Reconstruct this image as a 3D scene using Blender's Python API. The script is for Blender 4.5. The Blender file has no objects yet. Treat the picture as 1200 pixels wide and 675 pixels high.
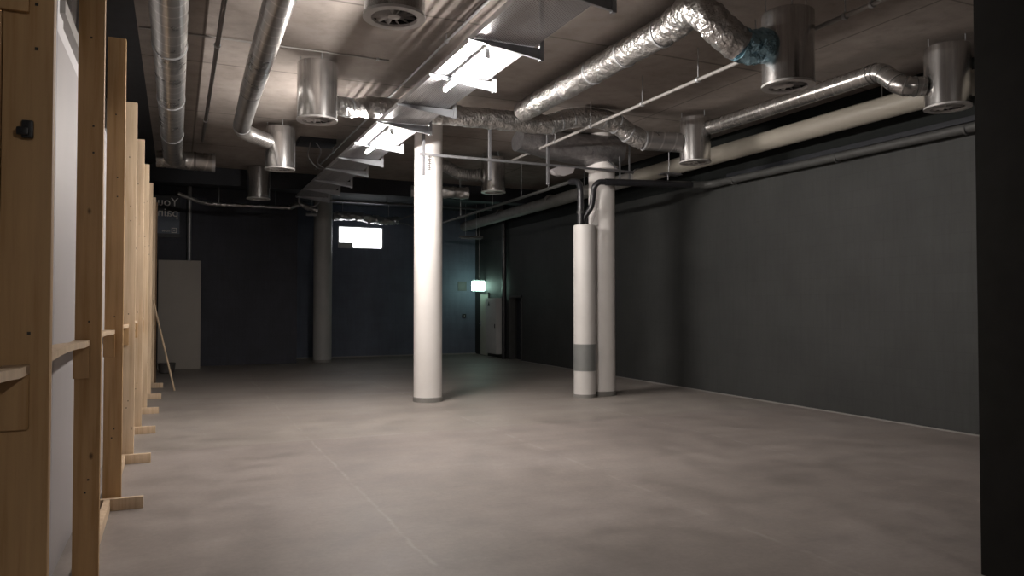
import bpy, bmesh, math, random
from mathutils import Vector, Matrix, noise
random.seed(7)
PI = math.pi
SC = bpy.context.scene
COL = SC.collection

# ------------------------------------------------------------------ camera, world, exposure
F_PX = 870.0
cam = bpy.data.cameras.new('camera')
cam.sensor_fit = 'HORIZONTAL'; cam.sensor_width = 36.0
cam.lens = F_PX / 1200.0 * 36.0
cam.clip_start = 0.05; cam.clip_end = 200
camo = bpy.data.objects.new('camera', cam); COL.objects.link(camo)
camo.location = (0, 0, 1.6)
camo.rotation_euler = (PI / 2 + math.radians(1.284), 0, -math.radians(24.304))
SC.camera = camo
SC.view_settings.view_transform = 'Standard'
SC.view_settings.look = 'None'
SC.view_settings.gamma = 1.0
SC.view_settings.use_curve_mapping = False
SC.view_settings.exposure = 0.0
w = bpy.data.worlds.new('world'); SC.world = w; w.use_nodes = True
w.node_tree.nodes['Background'].inputs[0].default_value = (0.75, 0.8, 1.0, 1)
w.node_tree.nodes['Background'].inputs[1].default_value = 0.02
TUBE_E = 760.0        # fluorescent tubes
WINDOW_E = 5.0       # daylight pane at the back
EXIT_E = 11.0        # exit sign
ROOM_H = 4.65
XR = 8.93            # right wall plane
YB = 22.7            # back wall plane

# ------------------------------------------------------------------ materials
def new_mat(name):
    m = bpy.data.materials.new(name); m.use_nodes = True
    nt = m.node_tree
    return m, nt, nt.nodes['Principled BSDF']

def N(nt, kind, **kw):
    n = nt.nodes.new(kind)
    for k, v in kw.items(): setattr(n, k, v)
    return n

def ramp(nt, stops):
    r = nt.nodes.new('ShaderNodeValToRGB')
    e = r.color_ramp.elements
    while len(e) < len(stops): e.new(0.5)
    for i, (p, c) in enumerate(stops):
        e[i].position = p
        e[i].color = (c[0], c[1], c[2], 1) if hasattr(c, '__len__') else (c, c, c, 1)
    return r

def noise_tex(nt, vec, scale, detail=4, rough=0.55, stretch=None):
    n = N(nt, 'ShaderNodeTexNoise')
    n.inputs['Scale'].default_value = scale; n.inputs['Detail'].default_value = detail
    n.inputs['Roughness'].default_value = rough
    if stretch:
        mp = N(nt, 'ShaderNodeMapping'); mp.inputs['Scale'].default_value = stretch
        nt.links.new(vec, mp.inputs['Vector']); nt.links.new(mp.outputs[0], n.inputs['Vector'])
    else:
        nt.links.new(vec, n.inputs['Vector'])
    return n

def mixc(nt, fac, a, b, mode='MIX'):
    m = N(nt, 'ShaderNodeMix', data_type='RGBA', blend_type=mode)
    for sock, v in ((m.inputs[0], fac), (m.inputs[6], a), (m.inputs[7], b)):
        if hasattr(v, 'node'): nt.links.new(v, sock)
        elif hasattr(v, '__len__'): sock.default_value = (v[0], v[1], v[2], 1)
        else: sock.default_value = v
    return m.outputs[2]

def math_n(nt, op, a, b=None):
    m = N(nt, 'ShaderNodeMath', operation=op)
    for i, v in enumerate((a, b)):
        if v is None: continue
        if hasattr(v, 'node'): nt.links.new(v, m.inputs[i])
        else: m.inputs[i].default_value = v
    return m.outputs[0]

def line_mask(nt, coord, pos, width):
    d = math_n(nt, 'ABSOLUTE', math_n(nt, 'SUBTRACT', coord, pos))
    return math_n(nt, 'MAXIMUM', math_n(nt, 'SUBTRACT', 1.0, math_n(nt, 'DIVIDE', d, width)), 0.0)

def bump(nt, b, height, strength=0.3, dist=0.02):
    n = N(nt, 'ShaderNodeBump'); n.inputs['Strength'].default_value = strength
    n.inputs['Distance'].default_value = dist
    nt.links.new(height, n.inputs['Height']); nt.links.new(n.outputs[0], b.inputs['Normal'])
    return n

def plain(name, c, rough=0.5, metal=0.0, var=0.12, scale=6.0):
    m, nt, b = new_mat(name)
    tc = N(nt, 'ShaderNodeTexCoord')
    n = noise_tex(nt, tc.outputs['Object'], scale)
    r = ramp(nt, [(0.3, [x * (1 - var) for x in c]), (0.7, [min(1, x * (1 + var)) for x in c])])
    nt.links.new(n.outputs[0], r.inputs[0]); nt.links.new(r.outputs[0], b.inputs['Base Color'])
    b.inputs['Roughness'].default_value = rough; b.inputs['Metallic'].default_value = metal
    return m

def emit(name, c, s):
    m, nt, b = new_mat(name)
    b.inputs['Base Color'].default_value = (*c, 1)
    b.inputs['Emission Color'].default_value = (*c, 1); b.inputs['Emission Strength'].default_value = s
    return m

def floor_mat():
    m, nt, b = new_mat('floor_concrete')
    tc = N(nt, 'ShaderNodeTexCoord'); P = tc.outputs['Object']
    n1 = noise_tex(nt, P, 0.45, 5, 0.6); n2 = noise_tex(nt, P, 2.6, 6, 0.65); n3 = noise_tex(nt, P, 26, 4, 0.7)
    n4 = noise_tex(nt, P, 1.3, 4, 0.6, (0.25, 2.2, 1))
    r1 = ramp(nt, [(0.3, (0.225, 0.20, 0.182)), (0.5, (0.285, 0.255, 0.23)), (0.72, (0.33, 0.30, 0.275))])
    nt.links.new(n1.outputs[0], r1.inputs[0])
    r2 = ramp(nt, [(0.3, 0.8), (0.5, 1.0), (0.7, 1.14)]); nt.links.new(n2.outputs[0], r2.inputs[0])
    c = mixc(nt, 1.0, r1.outputs[0], r2.outputs[0], 'MULTIPLY')
    r3 = ramp(nt, [(0.3, 0.93), (0.7, 1.06)]); nt.links.new(n3.outputs[0], r3.inputs[0])
    c = mixc(nt, 1.0, c, r3.outputs[0], 'MULTIPLY')
    r4 = ramp(nt, [(0.35, 0.955), (0.6, 1.02)]); nt.links.new(n4.outputs[0], r4.inputs[0])
    c = mixc(nt, 1.0, c, r4.outputs[0], 'MULTIPLY')
    sep = N(nt, 'ShaderNodeSeparateXYZ'); nt.links.new(P, sep.inputs[0])
    wob = math_n(nt, 'MULTIPLY', math_n(nt, 'SUBTRACT', n2.outputs[0], 0.5), 0.12)
    x = math_n(nt, 'ADD', sep.outputs[0], wob); y = math_n(nt, 'ADD', sep.outputs[1], wob)
    brk = ramp(nt, [(0.42, 0.0), (0.62, 1.0)]); nt.links.new(n4.outputs[0], brk.inputs[0])
    msk = None
    for crd, pos, wd in ((x, 1.45, .022), (x, 3.72, .03), (y, 9.0, .07), (y, 13.2, .05), (x, 6.0, .02)):
        l = line_mask(nt, crd, pos, wd)
        msk = l if msk is None else math_n(nt, 'MAXIMUM', msk, l)
    msk = math_n(nt, 'MULTIPLY', math_n(nt, 'MULTIPLY', msk, brk.outputs[0]), 0.42)
    c = mixc(nt, msk, c, (0.43, 0.40, 0.37))
    slab = math_n(nt, 'LESS_THAN', y, 9.0)
    c = mixc(nt, slab, c, mixc(nt, 1.0, c, (0.985, 0.965, 0.985), 'MULTIPLY'))
    nt.links.new(c, b.inputs['Base Color'])
    rr = ramp(nt, [(0.3, 0.42), (0.7, 0.62)]); nt.links.new(n2.outputs[0], rr.inputs[0])
    nt.links.new(rr.outputs[0], b.inputs['Roughness'])
    b.inputs['Specular IOR Level'].default_value = 0.35
    bump(nt, b, n3.outputs[0], 0.08, 0.01)
    return m

def ceiling_mat():
    m, nt, b = new_mat('ceiling_concrete')
    tc = N(nt, 'ShaderNodeTexCoord'); P = tc.outputs['Object']
    n1 = noise_tex(nt, P, 0.7, 6, 0.6); n2 = noise_tex(nt, P, 5, 5, 0.65); n3 = noise_tex(nt, P, 40, 3, 0.7)
    r1 = ramp(nt, [(0.3, (0.245, 0.213, 0.19)), (0.55, (0.32, 0.283, 0.258)), (0.75, (0.385, 0.348, 0.322))])
    nt.links.new(n1.outputs[0], r1.inputs[0])
    r2 = ramp(nt, [(0.28, 0.8), (0.5, 1.0), (0.72, 1.1)]); nt.links.new(n2.outputs[0], r2.inputs[0])
    c = mixc(nt, 1.0, r1.outputs[0], r2.outputs[0], 'MULTIPLY')
    sep = N(nt, 'ShaderNodeSeparateXYZ'); nt.links.new(P, sep.inputs[0])
    msk = None
    for k, pos, wd in ((1, 7.46, .03), (1, 4.9, .02), (1, 10.05, .025), (1, 12.65, .025), (1, 15.2, .02), (0, 3.6, .02), (0, 0.25, .02), (0, 6.95, .02)):
        l = line_mask(nt, sep.outputs[k], pos, wd)
        msk = l if msk is None else math_n(nt, 'MAXIMUM', msk, l)
    msk = math_n(nt, 'MULTIPLY', msk, 0.75)
    c = mixc(nt, msk, c, (0.05, 0.042, 0.038))
    nt.links.new(c, b.inputs['Base Color']); b.inputs['Roughness'].default_value = 0.75
    b.inputs['Specular IOR Level'].default_value = 0.25
    bump(nt, b, n3.outputs[0], 0.12, 0.01)
    return m

def wall_mat(name, c, axis):
    # painted blockwork; axis = index of the horizontal coordinate along the wall
    m, nt, b = new_mat(name)
    tc = N(nt, 'ShaderNodeTexCoord'); P = tc.outputs['Object']
    sep = N(nt, 'ShaderNodeSeparateXYZ'); nt.links.new(P, sep.inputs[0])
    cmb = N(nt, 'ShaderNodeCombineXYZ')
    nt.links.new(sep.outputs[axis], cmb.inputs[0]); nt.links.new(sep.outputs[2], cmb.inputs[1])
    br = N(nt, 'ShaderNodeTexBrick')
    br.inputs['Scale'].default_value = 1.0; br.inputs['Mortar Size'].default_value = 0.006
    br.inputs['Mortar Smooth'].default_value = 0.6
    br.inputs['Brick Width'].default_value = 0.5; br.inputs['Row Height'].default_value = 0.25
    br.inputs['Color1'].default_value = (1, 1, 1, 1); br.inputs['Color2'].default_value = (.94, .94, .94, 1)
    br.inputs['Mortar'].default_value = (.86, .86, .86, 1)
    nt.links.new(cmb.outputs[0], br.inputs['Vector'])
    n = noise_tex(nt, P, 1.1, 6, 0.6)
    r = ramp(nt, [(0.3, [x * .85 for x in c]), (0.7, [x * 1.12 for x in c])]); nt.links.new(n.outputs[0], r.inputs[0])
    n2 = noise_tex(nt, P, 3.0, 5, 0.7, (5, 5, 0.4) )
    r2 = ramp(nt, [(0.35, 0.92), (0.6, 1.03)]); nt.links.new(n2.outputs[0], r2.inputs[0])
    cc = mixc(nt, 1.0, r.outputs[0], br.outputs[0], 'MULTIPLY')
    cc = mixc(nt, 1.0, cc, r2.outputs[0], 'MULTIPLY')
    nt.links.new(cc, b.inputs['Base Color']); b.inputs['Roughness'].default_value = 0.62
    b.inputs['Specular IOR Level'].default_value = 0.3
    bump(nt, b, br.outputs['Fac'], -0.25, 0.005)
    return m

def wood_mat(name, c, dark):
    m, nt, b = new_mat(name)
    tc = N(nt, 'ShaderNodeTexCoord'); P = tc.outputs['Object']
    n = noise_tex(nt, P, 2.0, 5, 0.6, (14, 14, 0.7))
    oi = N(nt, 'ShaderNodeObjectInfo')
    r = ramp(nt, [(0.3, dark), (0.5, c), (0.75, [min(1, x * 1.15) for x in c])]); nt.links.new(n.outputs[0], r.inputs[0])
    n3 = noise_tex(nt, P, 1.2, 3, 0.5)
    r3 = ramp(nt, [(0.3, 0.86), (0.7, 1.08)]); nt.links.new(n3.outputs[0], r3.inputs[0])
    cc = mixc(nt, 1.0, r.outputs[0], r3.outputs[0], 'MULTIPLY')
    vo = N(nt, 'ShaderNodeTexVoronoi'); vo.inputs['Scale'].default_value = 1.0
    mp = N(nt, 'ShaderNodeMapping'); mp.inputs['Scale'].default_value = (6, .5, 3.2)
    nt.links.new(P, mp.inputs[0]); nt.links.new(mp.outputs[0], vo.inputs['Vector'])
    k = ramp(nt, [(0.03, 1.0), (0.08, 0.0)]); nt.links.new(vo.outputs['Distance'], k.inputs[0])
    cc = mixc(nt, math_n(nt, 'MULTIPLY', k.outputs[0], 0.8), cc, (0.06, 0.03, 0.015))
    nt.links.new(cc, b.inputs['Base Color']); b.inputs['Roughness'].default_value = 0.6
    b.inputs['Specular IOR Level'].default_value = 0.3
    bump(nt, b, n.outputs[0], 0.12, 0.004)
    return m

def foil_mat(name, c=(0.78, 0.77, 0.76), rough=0.3, strength=0.55):
    m, nt, b = new_mat(name)
    tc = N(nt, 'ShaderNodeTexCoord'); P = tc.outputs['Object']
    n = noise_tex(nt, P, 10, 3, 0.55); n2 = noise_tex(nt, P, 28, 2, 0.5)
    h = math_n(nt, 'ADD', n.outputs[0], math_n(nt, 'MULTIPLY', n2.outputs[0], 0.35))
    r = ramp(nt, [(0.3, [x * .75 for x in c]), (0.7, c)]); nt.links.new(n.outputs[0], r.inputs[0])
    nt.links.new(r.outputs[0], b.inputs['Base Color'])
    b.inputs['Metallic'].default_value = 0.92; b.inputs['Roughness'].default_value = rough
    bump(nt, b, h, strength, 0.05)
    return m

def spiral_mat(name, c, rough, pitch, strength, seam=1.6):
    # galvanised spiral duct: UV v runs along the duct in metres, u round it (0..1)
    m, nt, b = new_mat(name)
    tc = N(nt, 'ShaderNodeTexCoord')
    sep = N(nt, 'ShaderNodeSeparateXYZ'); nt.links.new(tc.outputs['UV'], sep.inputs[0])
    t = math_n(nt, 'FRACT', math_n(nt, 'ADD', math_n(nt, 'DIVIDE', sep.outputs[1], pitch), sep.outputs[0]))
    d = math_n(nt, 'ABSOLUTE', math_n(nt, 'SUBTRACT', t, 0.5))
    r = ramp(nt, [(0.42, 0.0), (0.47, 1.0)]); nt.links.new(d, r.inputs[0])
    n = noise_tex(nt, tc.outputs['Object'], 4, 3, 0.55)
    n2 = noise_tex(nt, tc.outputs['Object'], 30, 3, 0.6)
    cr = ramp(nt, [(0.3, [x * .72 for x in c]), (0.7, c)]); nt.links.new(n.outputs[0], cr.inputs[0])
    cc = mixc(nt, math_n(nt, 'MULTIPLY', r.outputs[0], 0.5), cr.outputs[0], [min(1, x * seam) for x in c])
    nt.links.new(cc, b.inputs['Base Color'])
    b.inputs['Metallic'].default_value = 0.9
    rr = ramp(nt, [(0.3, rough * .85), (0.7, rough * 1.2)]); nt.links.new(n.outputs[0], rr.inputs[0])
    nt.links.new(rr.outputs[0], b.inputs['Roughness'])
    bump(nt, b, n2.outputs[0], strength * .25, 0.01)
    return m

def can_mat():
    m, nt, b = new_mat('brushed_aluminium')
    tc = N(nt, 'ShaderNodeTexCoord'); P = tc.outputs['Object']
    n = noise_tex(nt, P, 3, 4, 0.6, (14, 14, 0.35))
    r = ramp(nt, [(0.3, (0.55, 0.545, 0.54)), (0.7, (0.82, 0.815, 0.81))]); nt.links.new(n.outputs[0], r.inputs[0])
    nt.links.new(r.outputs[0], b.inputs['Base Color'])
    b.inputs['Metallic'].default_value = 0.95; b.inputs['Roughness'].default_value = 0.2
    bump(nt, b, n.outputs[0], 0.18, 0.01)
    return m

def mesh_mat():
    # expanded-metal tray: staggered openings are really transparent
    m, nt, b = new_mat('perforated_steel')
    tc = N(nt, 'ShaderNodeTexCoord')
    sep = N(nt, 'ShaderNodeSeparateXYZ'); nt.links.new(tc.outputs['Object'], sep.inputs[0])
    cmb = N(nt, 'ShaderNodeCombineXYZ')
    nt.links.new(sep.outputs[1], cmb.inputs[0]); nt.links.new(sep.outputs[0], cmb.inputs[1])
    br = N(nt, 'ShaderNodeTexBrick')
    br.inputs['Scale'].default_value = 1.0; br.inputs['Brick Width'].default_value = 0.036
    br.inputs['Row Height'].default_value = 0.02; br.inputs['Mortar Size'].default_value = 0.0045
    br.inputs['Mortar Smooth'].default_value = 0.1
    nt.links.new(cmb.outputs[0], br.inputs['Vector'])
    b.inputs['Base Color'].default_value = (0.5, 0.5, 0.52, 1); b.inputs['Metallic'].default_value = 0.6
    b.inputs['Roughness'].default_value = 0.45
    a = ramp(nt, [(0.3, 0.0), (0.6, 1.0)]); nt.links.new(br.outputs['Fac'], a.inputs[0])
    a2 = math_n(nt, 'MAXIMUM', a.outputs[0], 0.25)
    nt.links.new(a2, b.inputs['Alpha'])
    return m

M = dict(
    floor=floor_mat(), ceiling=ceiling_mat(),
    wall_right=wall_mat('dark_grey_blockwork', (0.047, 0.049, 0.0475), 1),
    wall_back=wall_mat('navy_paint', (0.135, 0.155, 0.205), 0),
    wall_part=wall_mat('dark_navy_boarding', (0.066, 0.070, 0.088), 0),
    black=plain('black_paint', (0.018, 0.02, 0.026), 0.7),
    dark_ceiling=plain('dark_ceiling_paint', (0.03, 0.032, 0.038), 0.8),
    pillar=plain('dark_brown_black', (0.017, 0.0165, 0.015), 0.85),
    casing=plain('white_casing_paint', (0.66, 0.64, 0.62), 0.4, 0, 0.04, 2.0),
    column=plain('white_column_paint', (0.84, 0.81, 0.785), 0.4, 0, 0.04, 2.0),
    column_grey=plain('grey_column_paint', (0.42, 0.42, 0.41), 0.5, 0, 0.05, 2.0),
    base_grey=plain('grey_skirting', (0.26, 0.25, 0.235), 0.6),
    band=plain('grey_band', (0.27, 0.28, 0.275), 0.35, 0.3, 0.06, 4),
    wood=wood_mat('pine_timber', (0.50, 0.32, 0.158), (0.40, 0.23, 0.095)),
    wood_lit=wood_mat('lit_pine_timber', (0.68, 0.525, 0.36), (0.58, 0.42, 0.265)),  # paler copy of the pine: better light on far studs put into colour
    wood_pale=wood_mat('pale_pine', (0.60, 0.46, 0.32), (0.50, 0.36, 0.23)),
    panel=plain('white_board', (0.38, 0.36, 0.365), 0.55, 0, 0.03, 2),
    white=plain('white_frame', (0.62, 0.61, 0.62), 0.5, 0, 0.05, 3),
    glass_dark=plain('dark_glass', (0.02, 0.022, 0.026), 0.12),
    foil=foil_mat('crinkled_foil', (0.70, 0.69, 0.68), strength=0.8),
    foil_dull=foil_mat('dull_foil', (0.42, 0.41, 0.42), 0.42, 0.4),
    foil_blue=foil_mat('blue_tinted_foil', (0.42, 0.68, 0.82), 0.25, 0.9),
    spiral=spiral_mat('spiral_duct', (0.46, 0.445, 0.43), 0.3, 0.26, 0.3),
    spiral_far=spiral_mat('foil_spiral', (0.62, 0.61, 0.61), 0.3, 0.2, 0.5),
    spiral_smooth=spiral_mat('smooth_spiral', (0.50, 0.485, 0.47), 0.26, 0.14, 0.2),
    galv_dark=plain('dark_band', (0.16, 0.155, 0.15), 0.4, 0.6),
    wood_shaded=wood_mat('shaded_timber', (0.20, 0.125, 0.07), (0.12, 0.075, 0.045)),  # shade on the end post put into a darker brown
    upper_wall=plain('dark_upper_wall', (0.013, 0.015, 0.0145), 0.7),
    flex=spiral_mat('flexible_duct', (0.46, 0.45, 0.44), 0.38, 0.03, 0.4, 0.5),
    can=can_mat(),
    rim=plain('white_rim', (0.55, 0.54, 0.53), 0.4, 0.2, 0.05, 8),
    louvre=plain('dark_louvre', (0.05, 0.05, 0.05), 0.5),
    galv=plain('galvanised_steel', (0.52, 0.53, 0.55), 0.4, 0.55, 0.12, 14),
    strut=plain('strut_steel', (0.20, 0.20, 0.21), 0.45, 0.4, 0.1, 14),
    arm=plain('tray_arm_steel', (0.40, 0.42, 0.45), 0.5, 0.35, 0.1, 10),
    tray=mesh_mat(),
    conduit=plain('grey_conduit', (0.33, 0.315, 0.30), 0.45, 0.1, 0.06, 5),
    conduit_dark=plain('dark_conduit', (0.12, 0.11, 0.105), 0.5, 0.2),
    white_pipe=plain('cream_pipe', (0.36, 0.335, 0.285), 0.45, 0, 0.05, 2),
    wall_pipe=plain('painted_grey_pipe', (0.066, 0.067, 0.065), 0.55),
    black_pipe=plain('black_pipe', (0.022, 0.022, 0.025), 0.3, 0, 0.2, 5),
    housing=plain('white_housing', (0.7, 0.7, 0.7), 0.4),
    tube=emit('fluorescent_tube', (1.0, 0.93, 0.87), TUBE_E),
    daylight=emit('daylit_pane', (0.95, 0.98, 1.0), WINDOW_E),
    exit=emit('exit_sign_face', (0.62, 1.0, 0.84), EXIT_E),
    door=plain('grey_green_door', (0.55, 0.58, 0.5), 0.5, 0, 0.05, 3),
    cabinet=plain('pale_cabinet', (0.5, 0.5, 0.49), 0.45, 0, 0.05, 3),
    leaning=plain('grey_white_board', (0.40, 0.37, 0.33), 0.6, 0, 0.04, 1.5),
    poster_dark=plain('poster_black', (0.02, 0.022, 0.026), 0.4),
    poster_blue=plain('poster_blue_grey', (0.12, 0.15, 0.20), 0.4),
    lettering=plain('poster_lettering', (0.85, 0.83, 0.8), 0.5, 0, 0.03),
    plastic=plain('black_plastic', (0.012, 0.012, 0.013), 0.4),
    screw=plain('dark_screw', (0.03, 0.025, 0.02), 0.5),
    cable=plain('grey_cable', (0.2, 0.2, 0.21), 0.5),
)

M['pillar'].node_tree.nodes['Principled BSDF'].inputs['Specular IOR Level'].default_value = 0.12
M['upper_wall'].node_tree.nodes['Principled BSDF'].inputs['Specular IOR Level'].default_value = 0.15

# ------------------------------------------------------------------ mesh helpers
class MB:
    def __init__(s):
        s.bm = bmesh.new(); s.uv = s.bm.loops.layers.uv.new('UVMap')
    def box(s, x0, x1, y0, y1, z0, z1, bevel=0.0):
        t = bmesh.new()
        bmesh.ops.create_cube(t, size=1.0)
        bmesh.ops.scale(t, verts=t.verts, vec=(abs(x1 - x0), abs(y1 - y0), abs(z1 - z0)))
        bmesh.ops.translate(t, verts=t.verts, vec=((x0 + x1) / 2, (y0 + y1) / 2, (z0 + z1) / 2))
        if bevel > 0: bmesh.ops.bevel(t, geom=t.edges[:], offset=bevel, segments=2, affect='EDGES', profile=0.6)
        s.merge(t); return s
    def merge(s, t, mat=None):
        me = bpy.data.meshes.new('tmp'); t.to_mesh(me); t.free()
        if mat is not None: me.transform(mat)
        s.bm.from_mesh(me); bpy.data.meshes.remove(me)
    def bar(s, a, b, wd, ht, bevel=0.0, up=(0, 0, 1)):
        a, b = Vector(a), Vector(b); d = b - a; L = d.length; z = d / L
        u = Vector(up)
        if abs(u.dot(z)) > .98: u = Vector((1, 0, 0))
        x = u.cross(z).normalized(); y = z.cross(x)
        t = bmesh.new(); bmesh.ops.create_cube(t, size=1.0)
        bmesh.ops.scale(t, verts=t.verts, vec=(wd, ht, L))
        if bevel > 0: bmesh.ops.bevel(t, geom=t.edges[:], offset=bevel, segments=2, affect='EDGES')
        m = Matrix((( x.x, y.x, z.x, (a.x + b.x) / 2), (x.y, y.y, z.y, (a.y + b.y) / 2), (x.z, y.z, z.z, (a.z + b.z) / 2), (0, 0, 0, 1)))
        s.merge(t, m); return s
    def tube(s, pts, rad, seg=24, cap=True, crinkle=0.0, seed=0.0, squash=None, ridge=0.0):
        P = [Vector(p) for p in pts]; n = len(P)
        R = rad if hasattr(rad, '__len__') else [rad + ridge * ((i % 2) * 2 - 1) for i in range(n)]
        T = [(P[min(i + 1, n - 1)] - P[max(i - 1, 0)]).normalized() for i in range(n)]
        u = Vector((0, 0, 1)) if abs(T[0].z) < .9 else Vector((0, 1, 0))
        rings = []; L = [0.0]
        for i in range(1, n): L.append(L[-1] + (P[i] - P[i - 1]).length)
        for i in range(n):
            x = u.cross(T[i]).normalized(); u = T[i].cross(x).normalized()
            ring = []
            for k in range(seg):
                a = 2 * PI * k / seg
                d = x * math.cos(a) + u * math.sin(a)
                if squash: d = Vector((d.x * squash[0], d.y * squash[1], d.z * squash[2]))
                p = P[i] + d * R[i]
                if crinkle:
                    q = p * 9.0 + Vector((seed, 0, 0))
                    p += d * (noise.noise(q) * crinkle + noise.noise(q * 2.7) * crinkle * .6)
                ring.append(s.bm.verts.new(p))
            rings.append(ring)
        for i in range(n - 1):
            for k in range(seg):
                k2 = (k + 1) % seg
                f = s.bm.faces.new((rings[i][k], rings[i][k2], rings[i + 1][k2], rings[i + 1][k])); f.smooth = True
                for lp, uv in zip(f.loops, ((k / seg, L[i]), ((k + 1) / seg, L[i]), ((k + 1) / seg, L[i + 1]), (k / seg, L[i + 1]))):
                    lp[s.uv].uv = uv
        if cap:
            s.bm.faces.new(rings[0][::-1]); s.bm.faces.new(rings[-1])
        return s
    def lathe(s, prof, c=(0, 0, 0), seg=48):
        rings = []
        for r, z in prof:
            rings.append([s.bm.verts.new((c[0] + r * math.cos(2 * PI * k / seg), c[1] + r * math.sin(2 * PI * k / seg), c[2] + z)) for k in range(seg)])
        for i in range(len(prof) - 1):
            for k in range(seg):
                k2 = (k + 1) % seg
                f = s.bm.faces.new((rings[i][k], rings[i][k2], rings[i + 1][k2], rings[i + 1][k])); f.smooth = True
        return s
    def prism(s, poly, axis, a0, a1):
        # poly of 2-D points, extruded along axis index from a0 to a1
        def mk(p, a):
            v = [p[0], p[1]]; v.insert(axis, a); return s.bm.verts.new(v)
        A = [mk(p, a0) for p in poly]; B = [mk(p, a1) for p in poly]; n = len(poly)
        s.bm.faces.new(A); s.bm.faces.new(B[::-1])
        for i in range(n): s.bm.faces.new((A[i], B[i], B[(i + 1) % n], A[(i + 1) % n]))
        return s
    def build(s, name, mat, parent=None, smooth_angle=None):
        bmesh.ops.recalc_face_normals(s.bm, faces=s.bm.faces[:])
        me = bpy.data.meshes.new(name); s.bm.to_mesh(me); s.bm.free()
        me.materials.append(M[mat] if isinstance(mat, str) else mat)
        try: me.set_sharp_from_angle(angle=math.radians(40))
        except Exception: pass
        o = bpy.data.objects.new(name, me); COL.objects.link(o)
        if parent is not None:
            o.parent = parent
            base = parent
            off = Vector((0, 0, 0))
            while base is not None: off += base.location; base = base.parent
            if not parent.get('local'):
                me.transform(Matrix.Translation(-off))
        return o

def spline(pts, step=0.06):
    P = [Vector(p) for p in pts]; P = [P[0] * 2 - P[1]] + P + [P[-1] * 2 - P[-2]]
    out = []
    for i in range(1, len(P) - 2):
        p0, p1, p2, p3 = P[i - 1:i + 3]; n = max(2, int((p2 - p1).length / step))
        for k in range(n):
            t = k / n
            out.append(0.5 * ((2 * p1) + (p2 - p0) * t + (2 * p0 - 5 * p1 + 4 * p2 - p3) * t * t + (3 * p1 - p0 - 3 * p2 + p3) * t ** 3))
    out.append(P[-2]); return out

def seg_line(a, b, step=0.08):
    a, b = Vector(a), Vector(b); n = max(1, int((b - a).length / step))
    return [a.lerp(b, i / n) for i in range(n + 1)]

def thing(name, label, cat, loc=(0, 0, 0), group=None, local=False):
    o = bpy.data.objects.new(name, None); COL.objects.link(o); o.location = loc
    o.empty_display_size = 0.1
    o['label'] = label; o['category'] = cat
    if group: o['group'] = group
    if local: o['local'] = True
    return o
def tag(o, label, cat, group=None):
    o['label'] = label; o['category'] = cat
    if group: o['group'] = group
    return o
def struct(o): o['kind'] = 'structure'; return o

def copy_tree(root, loc, label):
    r = root.copy(); COL.objects.link(r); r.location = loc; r['label'] = label
    for ch in list(root.children):
        c = ch.copy(); COL.objects.link(c); c.parent = r
        for g in list(ch.children):
            d = g.copy(); COL.objects.link(d); d.parent = c
    return r

# ------------------------------------------------------------------ the setting
struct(MB().box(-3.2, 9.6, -7.0, YB + .4, -0.2, 0).build('floor', 'floor'))
struct(MB().box(-0.42, XR + .3, -7.0, 17.7, ROOM_H, ROOM_H + .25).build('ceiling', 'ceiling'))
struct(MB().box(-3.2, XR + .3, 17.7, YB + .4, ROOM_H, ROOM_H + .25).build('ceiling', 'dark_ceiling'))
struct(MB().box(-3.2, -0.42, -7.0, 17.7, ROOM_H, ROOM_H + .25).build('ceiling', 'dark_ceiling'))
struct(MB().box(-1.6, XR, 17.72, 18.1, 4.27, ROOM_H).build('ceiling_beam', 'black'))
# right wall with a doorway opening (19.0 .. 19.95) and a door opening (21.6 .. 22.25)
m = MB()
m.box(XR, XR + .3, -7.0, 19.07, 0, ROOM_H); m.box(XR, XR + .3, 19.07, 19.95, 1.86, ROOM_H)
m.box(XR, XR + .3, 19.95, 21.5, 0, ROOM_H); m.box(XR, XR + .3, 21.5, 22.25, 1.98, ROOM_H)
m.box(XR, XR + .3, 22.25, YB + .4, 0, ROOM_H)
struct(m.build('wall_right', 'wall_right'))
m = MB().box(-3.2, 4.45, YB, YB + .3, 0, ROOM_H); m.box(5.85, XR, YB, YB + .3, 0, ROOM_H)
m.box(4.45, 5.85, YB, YB + .3, 0, 3.32); m.box(4.45, 5.85, YB, YB + .3, 4.0, ROOM_H)
struct(m.build('wall_back', 'wall_back'))
struct(MB().box(-3.2, XR + .3, -7.2, -7.0, 0, ROOM_H).build('wall_rear', 'wall_right'))
struct(MB().box(-3.4, -3.2, -7.2, YB + .4, 0, ROOM_H).build('wall_left', 'white'))
struct(MB().box(4.36, 5.2, 2.2, 2.9, 0, ROOM_H, 0.004).build('wall_near', 'pillar'))
struct(MB().box(-0.45, 3.0, 20.95, 21.1, 0, ROOM_H).build('wall_partition', 'wall_part'))
# pale line where the slab meets the walls
struct(MB().box(XR - .035, XR, 2.5, 19.07, 0, 0.012).build('baseboard_right', 'conduit'))
struct(MB().box(3.0, XR, YB - .06, YB, 0, 0.03).build('baseboard_back', 'conduit'))

struct(MB().box(XR - .012, XR, -6.9, 20.3, 3.84, ROOM_H - .002).build('wall_band_1', 'upper_wall'))  # upper part of the wall in a darker tone
struct(MB().box(XR - .06, XR - .012, -6.9, 10.4, 3.85, 3.92, .004).build('wall_band_2', 'black'))  # black strip along the wall above the pipe
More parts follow.
